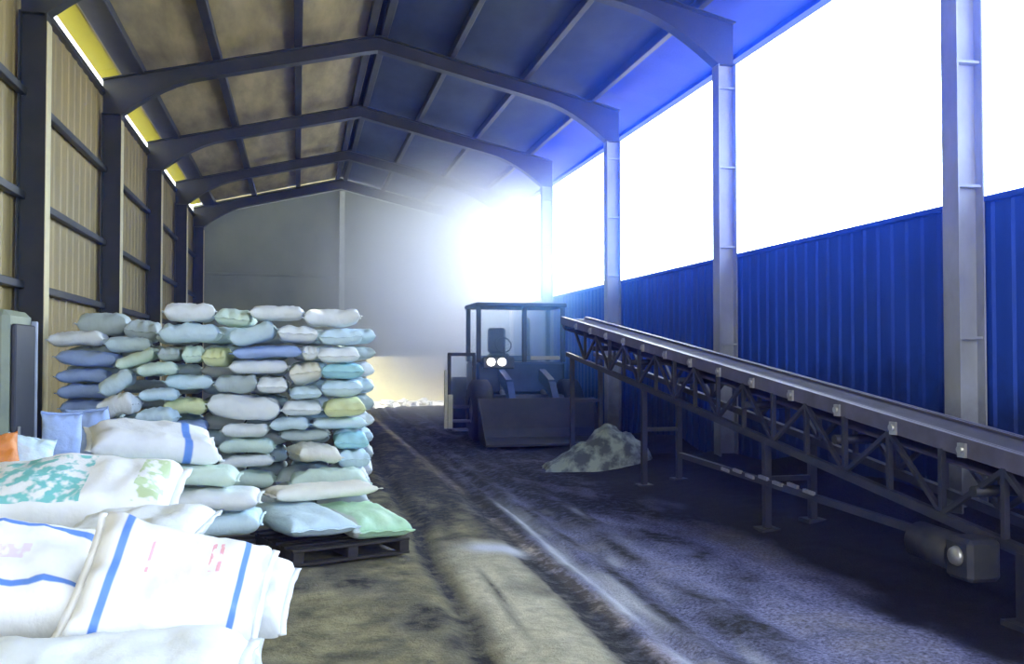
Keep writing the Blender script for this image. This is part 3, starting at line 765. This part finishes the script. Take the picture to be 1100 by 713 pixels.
# belt: a loop with a shallow trough
prof = [(-.215, .04), (-.12, -.02), (.12, -.02), (.215, .04)]
ring = []
XC = (XA + XB) / 2
NB = 40
for i in range(NB + 1):
    y = C0 + .1 + (C1 - C0 - .2) * i / NB; ring.append((y, cz(y) + .03, 1))
yy = C1 - .1
for a in range(1, 8):
    th = math.pi * a / 8; ring.append((yy + .16 * math.sin(th), cz(yy) - .05 + .10 * math.cos(th), math.cos(th) if a < 4 else 0))
for i in range(NB + 1):
    y = C1 - .1 - (C1 - C0 - .2) * i / NB; ring.append((y, cz(y) - .16, 0))
yy = C0 + .1
for a in range(1, 8):
    th = math.pi * a / 8; ring.append((yy - .16 * math.sin(th), cz(yy) - .05 - .10 * math.cos(th), 0))
vs = []; fs = []
for (y, z, tr_) in ring:
    for (dx, dz) in prof: vs.append((XC + dx, y, z + dz * tr_))
n = len(ring)
for i in range(n):
    for j in range(3):
        a = i * 4 + j; b = ((i + 1) % n) * 4 + j; fs.append((a, a + 1, b + 1, b))
mb = MB().add(vs, fs, True); o = cb(mb, 'belt', M['belt'])
so = o.modifiers.new('thick', 'SOLIDIFY'); so.thickness = .012
# carrying and return rollers
y = C0 + .5
while y < C1 - .3:
    r = cb(MB().tube([(XA + .05, y, cz(y) - .03), (XB - .05, y, cz(y) - .03)], .03, 12), 'carrying_roller', M['conv_frame'])
    mb = MB().tube([(XA - .05, y, cz(y) - .015), (XA + .06, y, cz(y) - .015)], .028, 10)
    mb.box(XA - .03, XA - .012, y - .04, y + .04, cz(y) - .07, cz(y) + .03)
    cb(mb, 'roller_end', M['roller'], cv, 'bright steel roller end')
    y += .78
y = 5.6
while y < C1 - 1:
    mb = MB().tube([(XA - .05, y, cz(y) - .27), (XB - .02, y, cz(y) - .27)], .04, 12)
    cb(mb, 'return_roller', M['conv_frame']); y += 1.7
for (y, nm) in ((C0 + .1, 'tail_pulley'), (C1 - .1, 'head_pulley')):
    cb(MB().tube([(XA + .03, y, cz(y) - .05), (XB - .03, y, cz(y) - .05)], .085, 24), nm, M['conv_frame'])
for y in (5.2, 8.6, 12.0, 15.4):
    for x in (XA, XB):
        mb = MB(); mb.bar((x, y, floor_h(x, y) - .01), (x, y, cz(y) - .56), .07, .07, (0, 1, 0)); mb.box(x - .1, x + .1, y - .1, y + .1, floor_h(x, y) - .02, floor_h(x, y) + .02)
        cb(mb, 'leg', M['conv_frame'])
    cb(MB().bar((XA, y, (cz(y) - .5) * .55), (XB, y, (cz(y) - .5) * .55), .05, .05), 'cross_brace', M['conv_frame'])
# drip rail with bright return-roller brackets low on the near side
y0_, y1_ = 7.6, 9.6
for i in range(7):
    y = 7.55 + i * .28
    cb(MB().bar((XA - .10, y, .53 + .02 * (i % 2)), (XA - .10, y + .17, .54 + .02 * (i % 2)), .03, .03), 'bracket', M['roller'], cv, 'bright steel bracket on the lower rail')
mb = MB().bar((XA - .07, 6.2, .46), (XA - .07, 10.6, .56), .05, .06); cb(mb, 'lower_rail', M['conv_frame'])
# drive unit with gearbox and transport wheel near the low end
mb = MB().tube([(XA - .14, 5.62, .40), (XA - .14, 6.05, .42)], .13, 20); cb(mb, 'motor', M['motor'])
mb = MB().box(XA - .27, XA - .02, 5.36, 5.62, .26, .54, .03); gbx = cb(mb, 'gearbox', M['motor'])
cb(MB().lathe([(-.30, 0), (-.30, .055), (-.26, .07), (-.26, 0)], (XA, 5.49, .42)), 'shaft_cap', M['roller'], None).parent = gbx
wh = cb(MB().lathe([(-.09, .12), (-.09, .25), (-.05, .29), (.05, .29), (.09, .25), (.09, .12)], (XA - .02, 4.75, .33)), 'wheel', M['rubber'])
cb(MB().lathe([(-.10, .0), (-.10, .12), (.10, .12), (.10, .0)], (XA - .02, 4.75, .33)), 'hub', M['roller'], None).parent = wh

# ------------------------------------------------------------------ wheel loader at the far end of the conveyor
ld = empty('wheel_loader', (4.35, 19.7, 0)); tag(ld, 'dark wheel loader with a glazed cab and two headlamps, facing the camera', 'loader')
def lb(mb, name, mat, par=ld, lab=None):
    o = mb.build(name, mat, par)
    if lab: o['label'] = lab
    return o
# local axes: x across (+ right in the picture), -y towards the camera
lb(MB().box(-.55, 1.0, -1.2, 2.4, .62, .95, .05), 'chassis', M['machine_dark'])
lb(MB().box(-.42, .92, .75, 2.5, .95, 1.75, .10), 'engine_cover', M['machine'])
# cab
cx0, cx1, cy0, cy1, cz0, cz1 = -.72, 1.18, -.45, .85, 1.25, 2.86
cab = lb(MB().box(cx0, cx1, cy0, cy1, .95, 1.62, .05), 'cab', M['machine'])
for nm, (x, y) in (('cab_post', (cx0 + .04, cy0 + .04)), ('cab_post', (cx1 - .04, cy0 + .04)), ('cab_post', (cx0 + .04, cy1 - .04)), ('cab_post', (cx1 - .04, cy1 - .04)), ('cab_post', (.30, cy0 + .04))):
    lb(MB().box(x - .045, x + .045, y - .045, y + .045, 1.62, cz1 - .09, .008), nm, M['machine_dark'], cab)
lb(MB().box(cx0 - .03, cx1 + .03, cy0 - .05, cy1 + .05, cz1 - .09, cz1, .02), 'cab_roof', M['machine_dark'], cab)
for x0, x1 in ((cx0 + .09, .25), (.35, cx1 - .09)):
    lb(MB().box(x0, x1, cy0 + .03, cy0 + .04, 1.63, cz1 - .1), 'windscreen', M['glass'], cab)
    lb(MB().box(x0, x1, cy1 - .04, cy1 - .03, 1.63, cz1 - .1), 'rear_window', M['glass'], cab)
lb(MB().box(-.30, .14, .20, .64, 1.63, 1.80, .05).box(-.28, .12, .56, .68, 1.80, 2.36, .05), 'seat', M['seat'], cab)
mb = MB(); pts = [(-.05 + .17 * math.cos(a * math.pi / 8), .05 + .06 * math.sin(a * math.pi / 8), 1.98 + .16 * math.sin(a * math.pi / 8)) for a in range(17)]
mb.tube(pts, .014, 8, False); mb.tube([(-.05, -.15, 1.62), (-.05, .05, 1.98)], .018, 8); lb(mb, 'steering_wheel', M['seat'], cab)
lb(MB().box(.42, 1.05, -.52, -.455, 1.66, 1.74, .01), 'dashboard_ledge', M['pale_post'], cab)
# headlamps on a bar below the windscreen
hb = lb(MB().box(-.62, .05, -.58, -.46, 1.48, 1.72, .02), 'lamp_bracket', M['machine_dark'])
for x in (-.46, -.23):
    lb(MB().lathe([(-.05, .0), (-.05, .085), (.06, .075), (.06, 0)], (x, -.61, 1.62), 'y', 20), 'headlamp', M['lamp'], hb, 'lit white headlamp')
lb(MB().box(-.24, -.15, -.57, -.47, .75, 1.46, .015), 'ladder_post', M['steel_light'])
# guard frame on the loader's left side in the picture
gx0, gx1 = -1.34, -.76
gf = lb(MB().box(gx0, gx0 + .07, -.5, -.43, .2, 1.80, .01).box(gx1 - .06, gx1, -.5, -.43, .2, 1.80, .01).box(gx0, gx1, -.5, -.43, 1.74, 1.81, .01).box(gx0, gx1, -.5, -.43, .66, .73, .01), 'guard_frame', M['machine_dark'])
lb(MB().box(gx0 - .07, gx0 - .005, -.52, -.44, .25, 1.45, .01).box(gx0 + .0, gx0 + .10, -.535, -.505, .25, .95, .01), 'pale_bar', M['pale_post'], gf, 'pale yellowish bar')
lb(MB().box(gx0 + .075, gx1 - .065, -.47, -.46, .74, 1.73), 'guard_pane', M['glass'], gf)
lb(MB().box(gx0 + .1, gx1, -.62, -.35, .38, .43, .01).box(gx0 + .1, gx1, -.62, -.35, .2, .25, .01), 'step', M['steel_light'], gf)
# wheels
for (x, y) in ((-.72, -.75), (1.16, -.75), (-.72, 1.75), (1.16, 1.75)):
    wl = lb(MB().lathe([(-.20, .26), (-.21, .52), (-.15, .62), (.15, .62), (.21, .52), (.20, .26)], (x, y, .64), 'x', 36), 'wheel', M['rubber'])
    lb(MB().lathe([(-.14, 0), (-.14, .12), (-.10, .2), (-.17, .28), (.17, .28), (.10, .2), (.14, .12), (.14, 0)], (x, y, .64), 'x', 28), 'rim', M['rim'], wl)
# lift arms and bucket
for x in (-.22, .66):
    mb = MB(); pts = [(x, -.5, 1.35), (x, -1.25, 1.15), (x, -1.75, .55)]
    for a, b in zip(pts, pts[1:]): mb.bar(a, b, .13, .24)
    lb(mb, 'lift_arm', M['machine'])
    lb(MB().tube([(x + .0, -.55, 1.0), (x, -1.55, .62)], .05, 12), 'hydraulic_cylinder', M['roller'])
cur = [(-1.72, .92), (-1.78, .60), (-1.80, .30), (-1.95, .12), (-2.6, .06), (-2.6, .10), (-2.0, .18), (-1.88, .34), (-1.85, .60), (-1.80, .92)]
bk = MB().prism(cur, -.95, 1.4, 'x')
for x in (-.95, 1.37): bk.prism([(-1.74, .92), (-1.80, .2), (-2.0, .08), (-2.6, .06), (-2.5, .2)], x, x + .03, 'x')
lb(bk, 'bucket', M['machine_dark'])
lb(MB().tube([(.78, 1.2, 1.7), (.78, 1.2, 2.5), (.78, 1.28, 2.6)], .045, 12), 'exhaust_pipe', M['machine_dark'])

# ------------------------------------------------------------------ crumpled tarpaulin heap by the conveyor
tp = at_ground(652, 507); nx_, ny_ = 44, 30
mb = MB(); vs = []
for side in (1, 0):
    for j in range(ny_ + 1):
        for i in range(nx_ + 1):
            s = -1 + 2 * i / nx_; t_ = -1 + 2 * j / ny_
            e = max(0, 1 - abs(s) ** 2.5) ** .6 * max(0, 1 - abs(t_) ** 2.5) ** .6
            pk = .35 + .65 * max(0, min(1, (s + .75) / .9))
            q = Vector((s * 2.2, t_ * 2, 3.3))
            hgt = .62 * e * pk * (1 + .35 * noise.fractal(q, 1, 2, 3)) + .05 * abs(noise.noise(q * 3)) * e
            x = .86 * s * (1 + .07 * noise.noise(q * 1.5)); y = .42 * t_ * (1 + .1 * noise.noise(q * 1.3))
            vs.append((x, y, .0 + (hgt if side else 0)))
n1 = (nx_ + 1) * (ny_ + 1); fs = []
for j in range(ny_):
    for i in range(nx_):
        a = j * (nx_ + 1) + i; q = (a, a + 1, a + nx_ + 2, a + nx_ + 1); fs += [q, tuple(z + n1 for z in q[::-1])]
m = worn('dirty_tarpaulin', (.34, .41, .38), (.08, .10, .12), 4.5, .6, bump=.6, lo=.42, hi=.58)
o = mb.add(vs, fs, True).build('tarpaulin', m); o.location = (tp.x, tp.y + .42, floor_h(tp.x, tp.y) - .02); o.rotation_euler = (0, 0, -.15)
tag(o, 'crumpled grey-green tarpaulin heap on the floor before the conveyor', 'tarpaulin')
# pale rubble outside the opening
for i in range(16):
    x = 2.5 + .72 * (i % 4) + random.uniform(-.08, .08); y = 33.75 + .8 * (i // 4) + random.uniform(-.1, .1); r = random.uniform(.12, .22)
    mb = MB(); vv = []; ff = []
    nu, nv = 10, 7
    for a in range(nv + 1):
        ph = math.pi * a / nv
        for b in range(nu):
            th = 2 * math.pi * b / nu; d = Vector((math.sin(ph) * math.cos(th), math.sin(ph) * math.sin(th), math.cos(ph)))
            k = r * (1 + .5 * noise.noise(d * 1.7 + Vector((i * 3.1, 0, 0)))); vv.append((d.x * k, d.y * k, d.z * k * .7))
    for a in range(nv):
        for b in range(nu): ff.append((a * nu + b, a * nu + (b + 1) % nu, (a + 1) * nu + (b + 1) % nu, (a + 1) * nu + b))
    o = mb.add(vv, ff, False).build('stone', M['rubble']); o.location = (x, y, -.12 + r * .5)
    tag(o, 'pale stone lying in the bright yard outside the back opening', 'stone', 'stones in the yard')

# ------------------------------------------------------------------ haze and smoke, with blue glare added to the volume
m = bpy.data.materials.new('haze'); m.use_nodes = True; nt = m.node_tree; nt.nodes.clear()
mo = N(nt, 'ShaderNodeOutputMaterial'); tc = N(nt, 'ShaderNodeTexCoord'); sp = N(nt, 'ShaderNodeSeparateXYZ'); nt.links.new(tc.outputs['Object'], sp.inputs[0])
def mul(*xs):
    r = xs[0]
    for x in xs[1:]:
        q = N(nt, 'ShaderNodeMath', operation='MULTIPLY'); nt.links.new(r, q.inputs[0])
        if hasattr(x, 'links'): nt.links.new(x, q.inputs[1])
        else: q.inputs[1].default_value = x
        r = q.outputs[0]
    return r
def plus(a, b):
    q = N(nt, 'ShaderNodeMath', operation='ADD'); nt.links.new(a, q.inputs[0])
    if hasattr(b, 'links'): nt.links.new(b, q.inputs[1])
    else: q.inputs[1].default_value = b
    return q.outputs[0]
inside = mul(ramp(nt, sp.outputs[0], 6.9, 6.1), ramp(nt, sp.outputs[2], 7.6, 6.6), ramp(nt, sp.outputs[1], 32.7, 32.4))
glare = mul(ramp(nt, sp.outputs[0], 2.6, 6.0), ramp(nt, sp.outputs[2], 1.6, 4.2), HAZE_GLARE)  # blue glare of the open side, imitated by extra haze density
v1 = N(nt, 'ShaderNodeVolumeScatter'); v1.inputs['Anisotropy'].default_value = .45; v1.inputs['Color'].default_value = (.025, .115, 1.0, 1); nt.links.new(mul(plus(glare, HAZE_BASE), inside), v1.inputs['Density'])
mp = N(nt, 'ShaderNodeMapping'); mp.vector_type = 'TEXTURE'; mp.inputs['Location'].default_value = (4.4, 27.0, 3.5); mp.inputs['Scale'].default_value = (5.2, 9.5, 5.0)
nt.links.new(tc.outputs['Object'], mp.inputs[0]); ln = N(nt, 'ShaderNodeVectorMath', operation='LENGTH'); nt.links.new(mp.outputs[0], ln.inputs[0])
nz = N(nt, 'ShaderNodeTexNoise', Scale=.45, Detail=3.0); nt.links.new(tc.outputs['Object'], nz.inputs['Vector'])
body = ramp(nt, ln.outputs['Value'], 1.0, .15)
sm = mul(body, body, ramp(nt, nz.outputs['Fac'], .25, .65, .35, 1.0), SMOKE, inside)
v2 = N(nt, 'ShaderNodeVolumeScatter'); v2.inputs['Anisotropy'].default_value = .35; v2.inputs['Color'].default_value = (.985, .985, .87, 1); nt.links.new(sm, v2.inputs['Density'])
ad = N(nt, 'ShaderNodeAddShader'); nt.links.new(v1.outputs[0], ad.inputs[0]); nt.links.new(v2.outputs[0], ad.inputs[1]); mp = N(nt, 'ShaderNodeMapping'); mp.vector_type = 'TEXTURE'; mp.inputs['Location'].default_value = (5.4, 21.5, 2.6); mp.inputs['Scale'].default_value = (3.4, 7.5, 3.4)
nt.links.new(tc.outputs['Object'], mp.inputs[0]); ln = N(nt, 'ShaderNodeVectorMath', operation='LENGTH'); nt.links.new(mp.outputs[0], ln.inputs[0])
v3 = N(nt, 'ShaderNodeVolumeScatter'); v3.inputs['Anisotropy'].default_value = .4; v3.inputs['Color'].default_value = (.16, .52, 1.0, 1)  # blue-cyan glare round the loader, added as haze
nt.links.new(mul(ramp(nt, ln.outputs['Value'], 1.0, .2), .10, inside), v3.inputs['Density'])
a3 = N(nt, 'ShaderNodeAddShader'); nt.links.new(ad.outputs[0], a3.inputs[0]); nt.links.new(v3.outputs[0], a3.inputs[1]); nt.links.new(a3.outputs[0], mo.inputs['Volume'])
o = MB().box(-4.0, 7.4, -4.5, 33.3, -.115, 8.8).build('haze', m); tag(o, 'bluish haze in the shed, thickening to white smoke behind the loader', 'haze', kind='stuff')

# ------------------------------------------------------------------ light
W = bpy.data.worlds.new('sky'); S.world = W; W.use_nodes = True; nt = W.node_tree; nt.nodes.clear()
out = N(nt, 'ShaderNodeOutputWorld'); bg = N(nt, 'ShaderNodeBackground'); tc = N(nt, 'ShaderNodeTexCoord')
sp = N(nt, 'ShaderNodeSeparateXYZ'); nt.links.new(tc.outputs['Generated'], sp.inputs[0])
c = mixc(nt, ramp(nt, sp.outputs[0], -.2, .75), (.98, 1.0, .97), (.66, .90, 1.42))
gd = Vector((.62, .74, .30)).normalized(); dt = N(nt, 'ShaderNodeVectorMath', operation='DOT_PRODUCT'); nt.links.new(tc.outputs['Generated'], dt.inputs[0]); dt.inputs[1].default_value = gd
pw = N(nt, 'ShaderNodeMath', operation='POWER'); nt.links.new(ramp(nt, dt.outputs['Value'], 0, 1), pw.inputs[0]); pw.inputs[1].default_value = 7.5
c = mixc(nt, pw.outputs[0], c, (4.6, 5.4, 6.6))      # glow added to the far-side sky to brighten smoke and haze
nt.links.new(c, bg.inputs['Color']); bg.inputs['Strength'].default_value = 3.0
nt.links.new(bg.outputs[0], out.inputs['Surface'])
sun = bpy.data.lights.new('sun', 'SUN'); sun.energy = 5; sun.angle = .01; sun.color = (1, .93, .78)
so = bpy.data.objects.new('sun', sun); COL.objects.link(so); so.rotation_euler = Vector((1.0, -.35, -1.2)).to_track_quat('-Z', 'Y').to_euler()

S.view_settings.view_transform = 'Standard'; S.view_settings.look = 'None'; S.view_settings.gamma = 1; S.view_settings.use_curve_mapping = False
S.view_settings.exposure = 0.45
cy = S.cycles
cy.use_denoising = True; cy.denoiser = 'OPENIMAGEDENOISE'
cy.max_bounces = 8; cy.diffuse_bounces = 4; cy.glossy_bounces = 3; cy.transmission_bounces = 6; cy.volume_bounces = 6; cy.transparent_max_bounces = 8
cy.sample_clamp_indirect = 6; cy.volume_step_rate = 1.0; cy.volume_max_steps = 128
cy.caustics_reflective = False; cy.caustics_refractive = False
